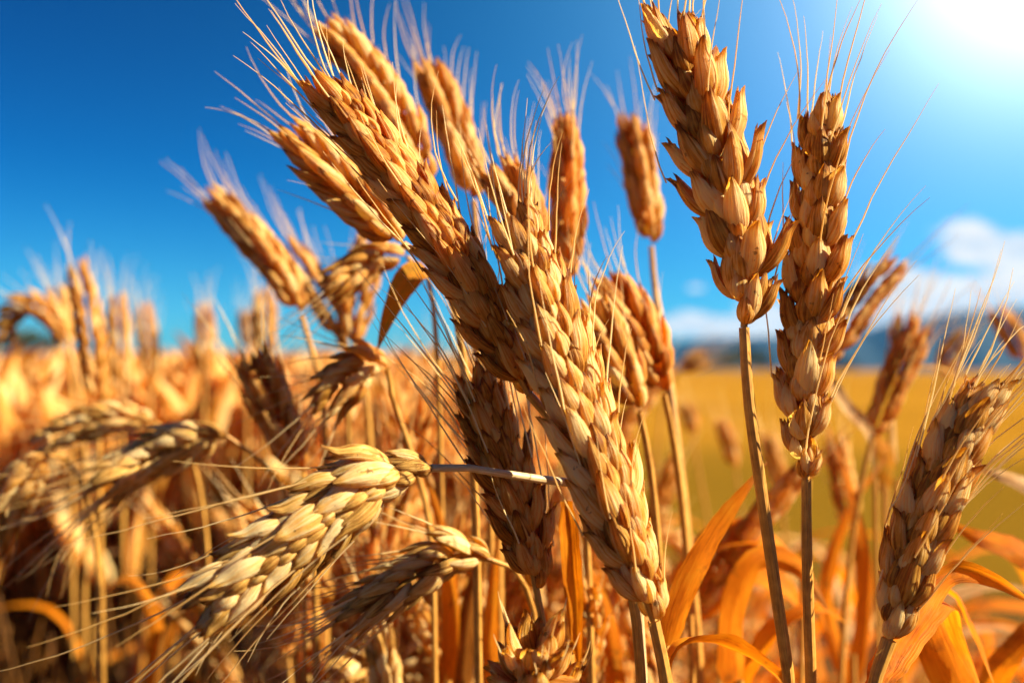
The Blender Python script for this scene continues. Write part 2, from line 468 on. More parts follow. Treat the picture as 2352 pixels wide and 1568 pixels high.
def stalk(label, ear, stem, r=.0016, nodes=16, L=.019, W=.0078, T=.0058, hi=True, leaves=(), group=None, stem_m=None, ground=True,
          r0=None, cat='wheat', collar=True, **kw):
    """ear: (px, py, depth) from base to tip; stem: (px, py, depth) going down from the ear's base"""
    ep = spline([P(*q) for q in ear], 40)
    sp = [P(*ear[0])] + [P(*q) for q in stem]
    if ground:
        last = sp[-1]; d = sp[-1] - sp[-2]; g = last + nrm(d) * .05
        foot = np.array((last[0] + .25 * nrm(d)[0] * .4, last[1] + .03, 0.0))
        sp += [last * .45 + foot * .55, foot]
    foot = sp[-1].copy()
    root = empty('wheat_stalk', foot)
    tag(root, label, cat, group)
    st = MB(); pts = spline(sp, 70)
    L_ = np.concatenate([[0], np.cumsum(np.linalg.norm(np.diff(pts, axis=0), axis=1))])
    rr = r * (1 - .28 * np.exp(-L_ / .012)) if r0 is None else r0 + (r - r0) * np.clip(L_ / .05, 0, 1)
    if collar: rr = rr * (1 + .35 * np.exp(-((L_ - .002) / .0025) ** 2))
    tube(st, pts, rr, 12 if hi else 8, random.random())
    st.build('stem', stem_m or M_STEM, root, foot)
    build_ear(root, foot, ep, nodes, L, W, T, toward=EYE, hi=hi, **kw)
    for lf in leaves:
        b = MB(); ribbon(b, [P(*q) for q in lf['p']], lf['w'], lf.get('side', (1, 0, .1)), lf.get('cup', .3), lf.get('twist', 0), lf.get('wave', .04))
        b.build('leaf', lf.get('m', M_LEAF), root, foot)
    return root


UP = np.array((0, 0, 1.))

# ------------------------------------------------------------------ ground, hills, trees
def gz(x, y):
    r = math.hypot(x, y)
    k = min(1, max(0, (x / (abs(y) + 1e-6) + .08) / .25)) if y > 0 else 0
    k = k * k * (3 - 2 * k)
    return -.016 * max(0, r - 12) * k + (.10 * math.sin(x * .05 + 1) * math.cos(y * .04) if r > 30 else 0) * min(1, (r - 30) / 40 if r > 30 else 0)


def make_ground():
    rs = np.concatenate([[0.02], np.geomspace(.15, 3200, 110)]); an = np.linspace(0, 2 * math.pi, 145)
    pts = np.zeros((len(rs), len(an), 3))
    for i, r in enumerate(rs):
        for j, a in enumerate(an):
            x, y = r * math.sin(a), r * math.cos(a)
            pts[i, j] = (x, y, gz(x, y) + (.012 * math.sin(x * 23 + 2) * math.sin(y * 19) if r < 8 else 0))
    m, N = new_mat('field_ground')
    g = N.n('ShaderNodeNewGeometry'); s = N.n('ShaderNodeSeparateXYZ'); N.l(g.outputs['Position'], s.inputs[0])
    n1 = N.noise(g.outputs['Position'], 1.3, 5, .6); n2 = N.noise(g.outputs['Position'], 45, 4, .65)
    n3 = N.noise(N.comb(N.math('MULTIPLY', s.outputs[0], .06), N.math('MULTIPLY', s.outputs[1], .35), 0.0), 1.0, 4)
    gold = N.ramp(N.math('ADD', N.math('MULTIPLY', n2, .5), N.math('MULTIPLY', n3, .5)), [(.36, (.17, .076, .005)), (.64, (.39, .185, .018))])
    olive = N.ramp(n2, [(.3, (.095, .049, .0035)), (.7, (.215, .116, .011))])
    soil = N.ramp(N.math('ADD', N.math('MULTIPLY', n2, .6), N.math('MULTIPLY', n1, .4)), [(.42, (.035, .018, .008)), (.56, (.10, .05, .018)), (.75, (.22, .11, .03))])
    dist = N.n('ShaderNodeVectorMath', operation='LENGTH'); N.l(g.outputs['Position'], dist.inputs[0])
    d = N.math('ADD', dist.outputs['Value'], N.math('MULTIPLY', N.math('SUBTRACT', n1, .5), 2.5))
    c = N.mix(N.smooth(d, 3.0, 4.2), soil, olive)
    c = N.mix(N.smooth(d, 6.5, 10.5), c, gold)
    b = N.n('ShaderNodeBump'); b.inputs['Strength'].default_value = .6; b.inputs['Distance'].default_value = .02; N.l(n2, b.inputs['Height'])
    finish(N, c, None, 0, .9, b.outputs[0], 0.0)
    mb = MB(); mb.grid(pts[:, ::-1], np.zeros((len(rs), len(an), 2)), .5)
    o = mb.build('field_ground', m); tag(o, kind='structure', label='golden harvested field with a greenish strip running to the horizon')
    return o


make_ground()


def hill_mesh(name, label, dist, prof_pts, depth, col):
    """a rounded ridge: crest through (px, py) seen at dist, falling to the ground before and behind"""
    n = 90; xs = np.linspace(prof_pts[0][0], prof_pts[-1][0], n)
    ys = np.interp(xs, [p[0] for p in prof_pts], [p[1] for p in prof_pts])
    ys = ys + 1.5 * np.sin(xs * .045) + 1.0 * np.sin(xs * .11 + 1)
    rows = []
    for k in np.linspace(-1, 1, 17):
        row = []
        for i in range(n):
            p = P(xs[i], ys[i], dist); base = -.018 * dist - 15
            h = (p[2] - base) * (math.cos(k * math.pi / 2) ** 1.3)
            y = p[1] + k * depth + 25 * math.sin(i * .7 + k * 5)
            row.append((p[0] * y / p[1], y, base + h + (1.5 * math.sin(i * 1.9 + k * 23))))
        rows.append(row)
    m, N = new_mat(name + '_woodland')
    g = N.n('ShaderNodeNewGeometry'); nn = N.noise(g.outputs['Position'], .03, 5, .65)
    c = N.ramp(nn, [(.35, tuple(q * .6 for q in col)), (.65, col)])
    finish(N, c, None, 0, .9, None, .1)
    mb = MB(); mb.grid(np.array(rows), np.zeros((17, n, 2)), .5)
    o = mb.build(name, m); tag(o, label, kind='structure'); return o


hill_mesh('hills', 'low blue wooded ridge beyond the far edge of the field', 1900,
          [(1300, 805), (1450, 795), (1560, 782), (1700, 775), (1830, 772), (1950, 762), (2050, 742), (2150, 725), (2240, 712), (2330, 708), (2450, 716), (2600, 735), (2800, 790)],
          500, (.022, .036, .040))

M_TREE, N = new_mat('dark_tree_leaf')
u, v, r = huv(N)
finish(N, N.ramp(r, [(0, (.018, .03, .012)), (1, (.06, .085, .028))]), None, 0, .7)
M_BARK, N = new_mat('tree_bark')
g = N.n('ShaderNodeNewGeometry')
finish(N, N.ramp(N.noise(g.outputs['Position'], 4, 4), [(.3, (.05, .035, .02)), (.7, (.13, .09, .06))]), None, 0, .9)


def tree(px, base_py, dist, h, label, group):
    p = P(px, base_py, dist); foot = np.array((p[0], p[1], gz(p[0], p[1]) - .1))
    root = empty('tree', foot); tag(root, label, 'tree', group)
    t = MB(); top = foot + np.array((0, 0, h * .8))
    tube(t, spline([foot, foot + np.array((.15, 0, h * .4)), top], 8), np.linspace(h * .035, h * .008, 8), 7)
    for k in range(5):
        a = random.uniform(0, 6.28); z0 = foot + np.array((0, 0, h * random.uniform(.25, .6)))
        tube(t, spline([z0, z0 + np.array((math.cos(a), math.sin(a), .8)) * h * .22], 4), np.linspace(h * .014, h * .004, 4), 5)
    t.build('trunk', M_BARK, root, foot)
    c = MB(); cl = [(rng.standard_normal(3) * np.array((.16, .16, .15)) * h + np.array((0, 0, h * .58))) for _ in range(9)]
    for _ in range(900):
        q = cl[random.randrange(9)] + rng.standard_normal(3) * h * .085 + foot
        if q[2] < foot[2] + .12 * h: continue
        e1 = nrm(rng.standard_normal(3)); e2 = nrm(np.cross(e1, rng.standard_normal(3))); s_ = h * random.uniform(.03, .07)
        c.grid(np.array([[q - e1 * s_ - e2 * s_ * .5, q + e2 * s_], [q - e2 * s_, q + e1 * s_ + e2 * s_ * .3]]), np.zeros((2, 2, 2)), random.random())
    c.build('crown', M_TREE, root, foot)


for (px, h) in [(1580, 4.0), (1612, 4.6), (1640, 4.2), (1672, 5.6), (1700, 6.0), (1728, 6.2), (1755, 5.2), (1930, 3.4), (1955, 3.0)]:
    tree(px, 850, 240 + random.uniform(-12, 12), h, 'dark blurred tree in the line along the far field edge right of centre', 'dark trees along the far field edge')
for (px, h) in [(8, 6.0), (40, 6.8), (72, 6.0), (105, 5.2), (140, 4.2), (-25, 6)]:
    tree(px, 800, 220 + random.uniform(-10, 10), h, 'dark blurred tree on the horizon under the arched pale ear', 'dark trees under the arched ear')

# ------------------------------------------------------------------ sharp foreground stalks (base -> tip)
D3 = .30
FS = 'foreground wheat stalks'
stalk('tallest sharp golden ear with plump husks, cut by the top edge, on a brown stem',
      [(1709, 752, .300), (1712, 640, .300), (1668, 450, .299), (1612, 260, .298), (1560, 100, .297), (1540, 5, .297)],
      [(1718, 900, .300), (1752, 1150, .301), (1788, 1400, .302), (1815, 1600, .303)], r=.00185, nodes=14, L=.0205, W=.0088, T=.0064, flare=29, roll=rad(14),
      awn=(.018, .042), awn_dir=nrm(np.array((.22, .05, 1))), awn_p=.44, group=FS, taper=(.72, .85))
stalk('slender upright golden ear with open husks and long awns, second from the right edge',
      [(1852, 1100, .305), (1846, 960, .305), (1858, 780, .306), (1876, 580, .306), (1886, 380, .306), (1886, 215, .306)],
      [(1853, 1250, .305), (1858, 1420, .305), (1863, 1600, .306)], r=.00172, nodes=19, L=.0172, W=.0080, T=.0058, flare=25, roll=rad(38),
      awn=(.02, .05), awn_dir=nrm(np.array((.30, .0, 1))), awn_p=.42, group=FS, taper=(.45, .8))
stalk('broad golden ear leaning right above an orange leaf in the lower right corner',
      [(2042, 1468, .290), (2078, 1340, .290), (2130, 1180, .290), (2205, 1010, .291), (2285, 872, .292)],
      [(2020, 1530, .290), (2000, 1600, .291)], r=.0020, r0=.0019, nodes=17, L=.0178, W=.0078, T=.0056, flare=20, roll=rad(25),
      awn=(.02, .045), awn_dir=nrm(np.array((.62, .0, .8))), awn_p=.6, group=FS, taper=(.60, .8),
      leaves=[dict(p=[(2010, 1565, .292), (2070, 1440, .305), (2190, 1310, .32), (2280, 1330, .32), (2380, 1390, .31)], w=.013, side=(0.3, .4, .8), cup=.4),
              dict(p=[(2005, 1580, .292), (2090, 1440, .31), (2170, 1380, .325), (2205, 1470, .33), (2260, 1600, .33)], w=.013, side=(.9, .1, .3), cup=.3)])
stalk('longest pale golden ear, central, tilted left, on a thick stem reaching the bottom edge',
      [(1502, 1425, .282), (1440, 1250, .282), (1365, 1030, .284), (1290, 820, .287), (1225, 620, .290), (1180, 470, .294)],
      [(1516, 1490, .282), (1535, 1600, .283)], r=.0021, nodes=23, L=.0200, W=.0076, T=.0062, flare=23, roll=rad(-28),
      awn=(.015, .035), awn_dir=nrm(np.array((.05, .1, 1))), awn_p=.5, group=FS, taper=(.62, .75))
stalk('large dark russet ear leaning far left across the blue sky, in sharp focus',
      [(1215, 905, .301), (1120, 720, .300), (1010, 540, .299), (880, 360, .298), (735, 175, .297)],
      [(1268, 965, .302), (1365, 1090, .304), (1440, 1300, .306), (1475, 1600, .308)], r=.0016, nodes=24, L=.0178, W=.0062, T=.0052, flare=21, roll=rad(-32), mat=M_HUSKR,
      awn=(.018, .036), awn_dir=nrm(np.array((-.42, .05, .9))), awn_p=.38, group=FS, taper=(.7, .85))
stalk('brown ear with many fine awns between the russet ear and the bowed pale ear',
      [(1232, 1352, .318), (1205, 1220, .318), (1160, 1080, .319), (1115, 950, .319), (1082, 850, .319)],
      [(1245, 1420, .318), (1262, 1520, .317), (1275, 1620, .317)], r=.0013, nodes=15, L=.018, W=.0064, T=.005, flare=24, roll=rad(-22), mat=M_HUSKR,
      awn=(.025, .05), awn_dir=nrm(np.array((-.45, .05, .9))), awn_p=.6, group=FS, taper=(.7, .8))
stalk('ragged open ear seen from above its tip at the bottom edge, husks spread wide',
      [(1222, 1720, .285), (1226, 1600, .282), (1232, 1500, .276), (1236, 1430, .272)],
      [(1225, 1800, .286)], r=.0016, nodes=9, L=.0150, W=.0085, T=.0062, flare=58, roll=rad(30), awn=(.004, .010), awn_p=.4, group=FS, taper=(1, .8), mess=2.2)
stalk('sharp pale ear bowed over to the lower left, long awns pointing down',
      [(990, 1075, .288), (905, 1085, .284), (790, 1150, .279), (650, 1255, .274), (530, 1350, .270), (440, 1420, .267)],
      [(1055, 1072, .292), (1160, 1088, .298), (1270, 1105, .306), (1360, 1122, .316), (1440, 1240, .325), (1480, 1600, .33)], r=.0014, r0=.0010, nodes=14, L=.0200, W=.0084, T=.0066, flare=22, roll=rad(20), mat=M_HUSKP,
      stem_m=M_STEMP, awn=(.02, .055), awn_dir=nrm(np.array((-.82, -.05, -.52))), awn_p=.5, group=FS, taper=(.55, .85))
# ------------------------------------------------------------------ just behind the plane of focus
SB = 'slightly blurred wheat stalks'
lo = dict(hi=False, group=SB)
stalk('small greyish ear drooping to the left below the bowed pale ear',
      [(1128, 1285, .345), (1060, 1275, .342), (960, 1320, .338), (870, 1375, .334), (785, 1440, .33)],
      [(1175, 1300, .35), (1225, 1400, .36), (1240, 1600, .36)], r=.001, nodes=15, L=.0165, W=.0068, T=.005, flare=24, mat=M_HUSKP, awn=(.015, .03), hi=True, group=SB, shell=False)
stalk('short upright ear at the bottom edge under the small greyish drooping ear',
      [(890, 1650, .40), (885, 1560, .40), (872, 1480, .40), (862, 1425, .40)], [(895, 1720, .40)], nodes=12, L=.016, W=.006, T=.0048, flare=18, roll=rad(40), mat=M_HUSKP, **lo)
stalk('dark grey ear drooping left on a thin dark stem, left of centre',
      [(520, 1000, .42), (450, 1012, .42), (360, 1045, .42), (290, 1085, .415), (215, 1145, .41)],
      [(570, 1035, .425), (630, 1090, .43), (690, 1250, .44), (700, 1600, .44)], r=.0009, nodes=15, L=.0190, W=.0080, T=.006, flare=25, mat=M_HUSKP, awn=(.02, .05),
      awn_dir=nrm(np.array((-.8, 0, -.5))), hi=True, group=SB, shell=False)
stalk('blurred ear arching left behind the dark grey drooping ear',
      [(355, 970, .50), (290, 962, .50), (200, 975, .50), (130, 1000, .50), (75, 1035, .49)], [(420, 1010, .5), (470, 1200, .51), (480, 1600, .51)],
      r=.0012, nodes=18, L=.0165, W=.0066, T=.005, flare=22, mat=M_HUSKP, **lo)
stalk('pale blurred ear hanging down at the left edge, below the arching ear',
      [(110, 1045, .44), (80, 1075, .44), (40, 1130, .44), (5, 1200, .44), (-15, 1260, .44)], [(150, 1050, .45), (210, 1180, .46), (230, 1600, .46)],
      r=.0012, nodes=16, L=.018, W=.0078, T=.006, flare=24, mat=M_HUSK, **lo)
stalk('knobbly ear with bright round husks bent left, in the gap under the hanging green leaf',
      [(890, 845, .385), (855, 838, .383), (810, 862, .38), (770, 905, .378), (742, 955, .376)], [(900, 905, .39), (945, 1040, .395), (985, 1200, .40), (1000, 1600, .40)],
      r=.0012, nodes=13, L=.0150, W=.0070, T=.0056, flare=34, mat=M_HUSK, **lo)
stalk('dark brown ear leaning left with one bright beaded side, left of the knobbly ear',
      [(695, 1085, .43), (650, 990, .43), (608, 890, .43), (585, 800, .43)], [(715, 1180, .435), (730, 1600, .44)], nodes=17, L=.019, W=.0074, T=.0058, flare=27, roll=rad(-20), mat=M_HUSKR, **lo)
stalk('blurred ear leaning left alone against the blue sky, on a thin bare stem',
      [(692, 722, .47), (662, 655, .47), (600, 575, .47), (530, 495, .47), (478, 445, .47)], [(715, 800, .472), (738, 880, .474), (745, 1000, .48), (750, 1600, .49)],
      r=.0015, nodes=19, L=.0185, W=.0070, T=.0056, flare=22, roll=rad(20), awn=(.02, .035), awn_dir=nrm(np.array((-.55, .0, .75))), **lo)
stalk('thin blurred ear leaning left behind the lone leaning ear',
      [(815, 800, .50), (760, 710, .50), (700, 620, .50), (645, 545, .50)], [(840, 900, .5), (860, 1600, .52)], nodes=18, L=.0165, W=.006, T=.005, flare=22, **lo)
stalk('blurred upright ear left of the russet ear, above the nodding brown ear',
      [(800, 830, .50), (812, 740, .50), (838, 610, .50), (856, 515, .50)], [(800, 900, .5), (810, 1600, .52)], nodes=17, L=.0165, W=.0066, T=.005, flare=24, **lo)
stalk('nodding brown ear beside the hanging green leaf, tip pointing left',
      [(935, 590, .41), (890, 590, .41), (840, 612, .408), (795, 645, .405), (758, 690, .403)], [(980, 630, .415), (1000, 760, .42), (1010, 1000, .43), (1020, 1600, .43)],
      r=.0012, nodes=15, L=.0150, W=.0062, T=.005, flare=22, mat=M_HUSK, leaves=[
          dict(p=[(1000, 640, .40), (960, 625, .385), (925, 660, .375), (892, 730, .37), (866, 805, .368)], w=.0115, side=(.8, .1, -.6), cup=.3, m=M_LEAFG)], **lo)
stalk('blurred ear close behind the russet ear on its left, awns fanning left',
      [(925, 560, .352), (838, 470, .352), (745, 380, .352), (655, 290, .352)], [(1020, 640, .36), (1080, 1000, .365), (1100, 1600, .37)], nodes=18, L=.0185, W=.0070, T=.0054, flare=26, roll=rad(-20),
      awn=(.02, .035), awn_dir=nrm(np.array((-.75, .05, .6))), **lo)
stalk('blurred ear above the russet ear leaning left, near the top edge',
      [(985, 420, .40), (930, 300, .40), (850, 175, .40), (770, 85, .40), (728, 52, .40)], [(1040, 560, .40), (1110, 900, .41), (1130, 1600, .42)], nodes=20, L=.0185, W=.0072, T=.0056, flare=24, roll=rad(-24),
      awn=(.02, .04), awn_dir=nrm(np.array((-.3, .05, .9))), **lo)
stalk('blurred ear rising steeply right of the russet ear tip',
      [(1088, 460, .43), (1068, 370, .43), (1030, 260, .43), (995, 180, .43), (972, 138, .43)], [(1100, 600, .43), (1140, 1000, .44), (1150, 1600, .44)], nodes=18, L=.0185, W=.0070, T=.0056, flare=24, roll=rad(-25),
      awn=(.02, .036), awn_dir=nrm(np.array((-.12, .05, .95))), **lo)
stalk('blurred ear tip peeping out behind the top of the longest central ear',
      [(1235, 590, .365), (1205, 500, .365), (1165, 420, .365), (1140, 375, .365)], [(1290, 760, .37), (1330, 1000, .38), (1360, 1600, .38)], nodes=13, L=.018, W=.0072, T=.0056, flare=25, roll=rad(-20),
      awn=(.02, .035), awn_dir=nrm(np.array((-.15, .05, .95))), **lo)
stalk('blurred orange ear standing upright in the sky gap, right of the longest ear tip',
      [(1300, 645, .41), (1302, 540, .41), (1302, 400, .41), (1296, 262, .41)], [(1310, 800, .41), (1340, 1100, .42), (1350, 1600, .42)], nodes=19, L=.0175, W=.0068, T=.0054, flare=24, roll=rad(70), mat=M_HUSKR,
      awn=(.02, .036), awn_dir=nrm(np.array((-.22, .05, .95))), **lo)
stalk('blurred ear on a long bare stem, left of the tallest sharp ear',
      [(1496, 565, .46), (1485, 490, .46), (1465, 370, .46), (1440, 262, .46)], [(1503, 650, .46), (1522, 770, .45), (1545, 950, .44), (1580, 1250, .43), (1608, 1600, .43)], r=.0024, r0=.0011, nodes=18, L=.0170, W=.0066, T=.0054, flare=23, roll=rad(20),
      awn=(.015, .03), awn_dir=nrm(np.array((-.15, .05, .95))), **lo)
stalk('blurred amber ear leaning left behind the middle of the longest ear, the upper of two',
      [(1525, 905, .395), (1490, 810, .395), (1440, 710, .395), (1388, 632, .395)], [(1545, 1000, .40), (1575, 1250, .41), (1590, 1600, .41)], nodes=16, L=.0185, W=.0076, T=.0058, flare=26, roll=rad(-20), mat=M_HUSKR,
      awn=(.02, .04), awn_dir=nrm(np.array((-.35, .05, .9))), **lo)
stalk('blurred amber ear leaning left behind the middle of the longest ear, the lower of two',
      [(1468, 945, .37), (1432, 860, .37), (1385, 760, .37), (1345, 690, .37)], [(1490, 1050, .375), (1515, 1300, .38), (1530, 1600, .38)], nodes=15, L=.018, W=.0072, T=.0056, flare=25, roll=rad(-20),
      awn=(.02, .035), awn_dir=nrm(np.array((-.3, .05, .9))), **lo)
stalk('blurred amber ear leaning right behind the slender upright ear',
      [(1895, 830, .47), (1935, 760, .47), (2000, 670, .47), (2075, 592, .47)], [(1870, 950, .47), (1850, 1200, .48), (1840, 1600, .48)], nodes=17, L=.0165, W=.0062, T=.005, flare=22, mat=M_HUSKR, **lo)
stalk('blurred reddish ear leaning right, in front of the blue ridge',
      [(2005, 1000, .50), (2040, 910, .50), (2080, 820, .50), (2122, 735, .50)], [(1985, 1080, .5), (1950, 1300, .51), (1930, 1600, .51)], nodes=18, L=.0165, W=.0064, T=.005, flare=22, mat=M_HUSKR, **lo)
stalk('dim blurred ear upright just left of the reddish ear by the ridge',
      [(2055, 900, .62), (2068, 830, .62), (2076, 770, .62), (2082, 715, .62)], [(2045, 1000, .62), (2030, 1600, .63)], nodes=15, L=.0165, W=.0064, T=.005, flare=22, **lo)
stalk('small faint ear leaning right against the blue ridge',
      [(2160, 870, .72), (2180, 820, .72), (2205, 785, .72), (2222, 760, .72)], [(2140, 960, .72), (2130, 1600, .73)], nodes=14, L=.0155, W=.006, T=.005, flare=22, **lo)
stalk('faint ear leaning left near the right edge in front of the ridge',
      [(2352, 830, .66), (2335, 790, .66), (2310, 745, .66), (2285, 712, .66)], [(2370, 960, .66), (2380, 1600, .67)], nodes=14, L=.016, W=.006, T=.005, flare=22, **lo)
# far left, strongly blurred
FL = 'strongly blurred ears rising over the field at left'
for (label, e, s_) in [
    ('tallest strongly blurred ear at far left, leaning left', [(225, 930, .58), (215, 820, .58), (195, 690, .58), (172, 592, .58)], [(228, 1050, .58), (235, 1600, .6)]),
    ('strongly blurred ear just left of the tallest far left ear', [(160, 790, .75), (150, 740, .75), (135, 690, .75), (125, 660, .75)], [(165, 900, .75), (170, 1600, .76)]),
    ('strongly blurred ear just right of the tallest far left ear', [(280, 920, .72), (278, 840, .72), (273, 750, .72), (270, 668, .72)], [(282, 1050, .72), (285, 1600, .74)]),
    ('strongly blurred ear third from the left over the horizon, nearly straight', [(345, 880, .85), (342, 820, .85), (335, 750, .85), (328, 690, .85)], [(346, 1000, .85), (348, 1600, .86)]),
    ('lone strongly blurred ear midway along the left horizon', [(470, 880, .85), (470, 820, .85), (470, 750, .85), (468, 690, .85)], [(468, 1000, .85), (466, 1600, .86)]),
    ('strongly blurred straight ear nearest to the lone leaning ear', [(608, 830, .72), (608, 770, .72), (607, 710, .72), (604, 662, .72)], [(608, 950, .72), (612, 1600, .74)]),
    ('short dark blurred ear left of the straight ear below the leaning ear', [(568, 800, 1.0), (568, 770, 1.0), (567, 740, 1.0), (566, 712, 1.0)], [(568, 900, 1.), (568, 1500, 1.)]),
    ('blurred ear arched over in a hoop at the left edge', [(160, 800, .66), (125, 735, .66), (75, 705, .66), (30, 725, .66), (12, 790, .66)], [(185, 900, .66), (195, 1600, .67)]),
]:
    stalk(label, e, s_, r=.0016, nodes=17, L=.0175, W=.0068, T=.0054, flare=22, hi=False, group=FL)

for (label, e, s_) in [
    ('small blurred pale ear nodding over the open field, left of the thick brown stem', [(1592, 1000, .95), (1585, 965, .95), (1575, 945, .95), (1560, 940, .95)], [(1605, 1080, .95), (1640, 1300, .95)]),
    ('faint upright ear over the open field between the two tall sharp stems', [(1690, 1075, .90), (1675, 1020, .90), (1655, 960, .90)], [(1700, 1150, .9), (1720, 1400, .9)]),
    ('small blurred ear leaning right above the dark trees of the field edge', [(1560, 850, .85), (1585, 835, .85), (1620, 822, .85)], [(1530, 900, .85), (1500, 1200, .85)]),
    ('faint blurred ear behind the bare stem of the slender upright ear', [(1790, 1130, .80), (1780, 1070, .80), (1762, 990, .80)], [(1800, 1200, .8), (1810, 1400, .8)]),
    ('blurred ear crossing the field right of the slender upright ear stem', [(1960, 1230, .60), (1945, 1150, .60), (1925, 1050, .60), (1915, 980, .60)], [(1970, 1350, .6), (1985, 1560, .6)]),
]:
    stalk(label, e, s_, r=.0013, nodes=14, L=.0165, W=.0064, T=.005, flare=22, hi=False, group='blurred ears over the open field')

# ------------------------------------------------------------------ bare leafy shoots with orange leaves
LG = 'dry leafy shoots'


def shoot(label, base, leaves, stems=()):
    p = P(*base); foot = np.array((p[0], p[1], 0.0)); root = empty('dry_shoot', foot); tag(root, label, 'dry plant', LG)
    b = MB(); tube(b, spline([p, p * .5 + foot * .5 + np.array((.004, 0, 0)), foot], 20), np.full(20, .0014), 8, random.random()); b.build('stem', M_STEM, root, foot)
    for lf in leaves:
        b = MB(); pts = [P(*q) for q in lf['p']]
        ribbon(b, pts, lf['w'], lf.get('side', (1, 0, .1)), lf.get('cup', .3), lf.get('twist', 0), lf.get('wave', .05))
        b.build('leaf', lf.get('m', M_LEAF), root, foot)


shoot('long orange leaf blade rising diagonally between the longest ear stem and the tallest ear stem', (1530, 1480, .33), [
    dict(p=[(1530, 1500, .33), (1580, 1350, .33), (1660, 1200, .335), (1762, 1060, .34)], w=.0105, side=(.9, .2, .35), cup=.35)])
shoot('wide orange leaf curling over flat at the bottom, right of the longest ear stem', (1525, 1560, .31), [
    dict(p=[(1530, 1600, .31), (1560, 1490, .312), (1650, 1478, .32), (1760, 1530, .325), (1850, 1620, .33)], w=.012, side=(.2, .5, .8), cup=.35)])
shoot('narrow orange leaf hanging straight down left of the longest ear', (1310, 1500, .33), [
    dict(p=[(1300, 1150, .33), (1308, 1250, .33), (1318, 1380, .332), (1330, 1580, .335)], w=.0075, side=(1, .1, 0), cup=.4)])
shoot('blurred orange leaves arching behind the thick brown stems', (1650, 1420, .46), [
    dict(p=[(1560, 1400, .46), (1640, 1250, .46), (1740, 1240, .46), (1850, 1330, .46), (1900, 1450, .46)], w=.022, side=(.2, .4, .8), cup=.35),
    dict(p=[(1600, 1420, .5), (1700, 1320, .5), (1810, 1360, .5), (1880, 1500, .5)], w=.018, side=(.2, .4, .8), cup=.3)])
shoot('blurred yellow orange leaves reaching in from the right edge', (2420, 1420, .42), [
    dict(p=[(2440, 1330, .42), (2330, 1260, .42), (2240, 1230, .42), (2160, 1190, .43)], w=.012, side=(.2, .3, .9), cup=.3),
    dict(p=[(2440, 1170, .44), (2350, 1110, .44), (2280, 1085, .44), (2220, 1070, .45)], w=.008, side=(.2, .3, .9), cup=.3, m=M_LEAFS)])
shoot('upright orange blades standing between the bowed pale ear and the longest ear', (1030, 1560, .42), [
    dict(p=[(1020, 1640, .42), (1035, 1400, .42), (1010, 1200, .42), (960, 1040, .42)], w=.008, side=(1, .1, 0), cup=.35),
    dict(p=[(1060, 1640, .43), (1075, 1420, .43), (1120, 1250, .43), (1200, 1150, .43)], w=.009, side=(1, .1, 0), cup=.35, m=M_LEAFB),
    dict(p=[(1130, 1640, .40), (1128, 1450, .40), (1135, 1330, .40), (1150, 1190, .40)], w=.007, side=(1, .1, 0), cup=.35)])
shoot('long brown blades rising to the right of the longest ear, behind its lower half', (1480, 1560, .45), [
    dict(p=[(1470, 1640, .45), (1490, 1350, .45), (1500, 1100, .45), (1470, 950, .45)], w=.008, side=(1, .1, 0), cup=.35, m=M_LEAFB),
    dict(p=[(1420, 1640, .42), (1400, 1450, .42), (1340, 1300, .42), (1250, 1180, .42)], w=.009, side=(1, .1, 0), cup=.35)])
shoot('bent dry blades deep in the shaded lower left', (330, 1560, .55), [
    dict(p=[(330, 1640, .55), (360, 1450, .55), (300, 1330, .55), (220, 1360, .55)], w=.010, side=(.8, .3, .2), cup=.35),
    dict(p=[(360, 1640, .55), (400, 1430, .55), (520, 1390, .55), (640, 1480, .55)], w=.009, side=(.2, .4, .8), cup=.35, m=M_LEAFB)])
shoot('broad blurred orange leaf bending right behind the two thick brown stems', (1700, 1560, .40), [
    dict(p=[(1690, 1600, .40), (1690, 1420, .40), (1740, 1290, .40), (1830, 1300, .41), (1900, 1400, .42)], w=.016, side=(.5, .3, .6), cup=.3),
    dict(p=[(1700, 1600, .42), (1780, 1450, .42), (1870, 1400, .42), (1960, 1440, .43)], w=.013, side=(.3, .3, .8), cup=.3)])
shoot('drooping orange leaf tongue under the ear in the lower right corner', (2230, 1620, .36), [
    dict(p=[(2230, 1640, .37), (2150, 1450, .36), (2130, 1380, .36), (2180, 1360, .355), (2230, 1450, .35), (2290, 1590, .35)], w=.019, side=(.9, .2, .3), cup=.25),
    dict(p=[(2250, 1640, .42), (2330, 1500, .42), (2400, 1430, .42), (2480, 1450, .42)], w=.015, side=(.3, .3, .8), cup=.3)])
shoot('thin crossed dry blades behind the lower right ear', (1960, 1500, .52), [
    dict(p=[(1960, 1600, .52), (1990, 1350, .52), (1960, 1150, .52), (1900, 980, .53)], w=.011, side=(.9, .2, .1), cup=.3),
    dict(p=[(1960, 1600, .54), (1900, 1380, .54), (1950, 1180, .54), (2050, 1030, .55)], w=.010, side=(.9, .2, .1), cup=.3),
    dict(p=[(1960, 1600, .55), (2080, 1430, .55), (2260, 1350, .55), (2400, 1360, .55)], w=.014, side=(.2, .4, .8), cup=.3, m=M_LEAFS)])
shoot('pale curled leaf glinting white in front of the field at right', (2060, 1100, .55), [
    dict(p=[(2060, 1060, .55), (2060, 900, .55), (2100, 848, .55), (2170, 850, .55), (2230, 900, .56)], w=.009, side=(.2, .6, .7), cup=.3, m=M_LEAFS)])
shoot('pale leaf slanting down behind the slender upright ear', (2010, 1100, .52), [
    dict(p=[(1900, 860, .52), (1940, 930, .52), (1990, 985, .52), (2010, 1100, .53)], w=.008, side=(.6, .2, .6), cup=.3, m=M_LEAFS)])
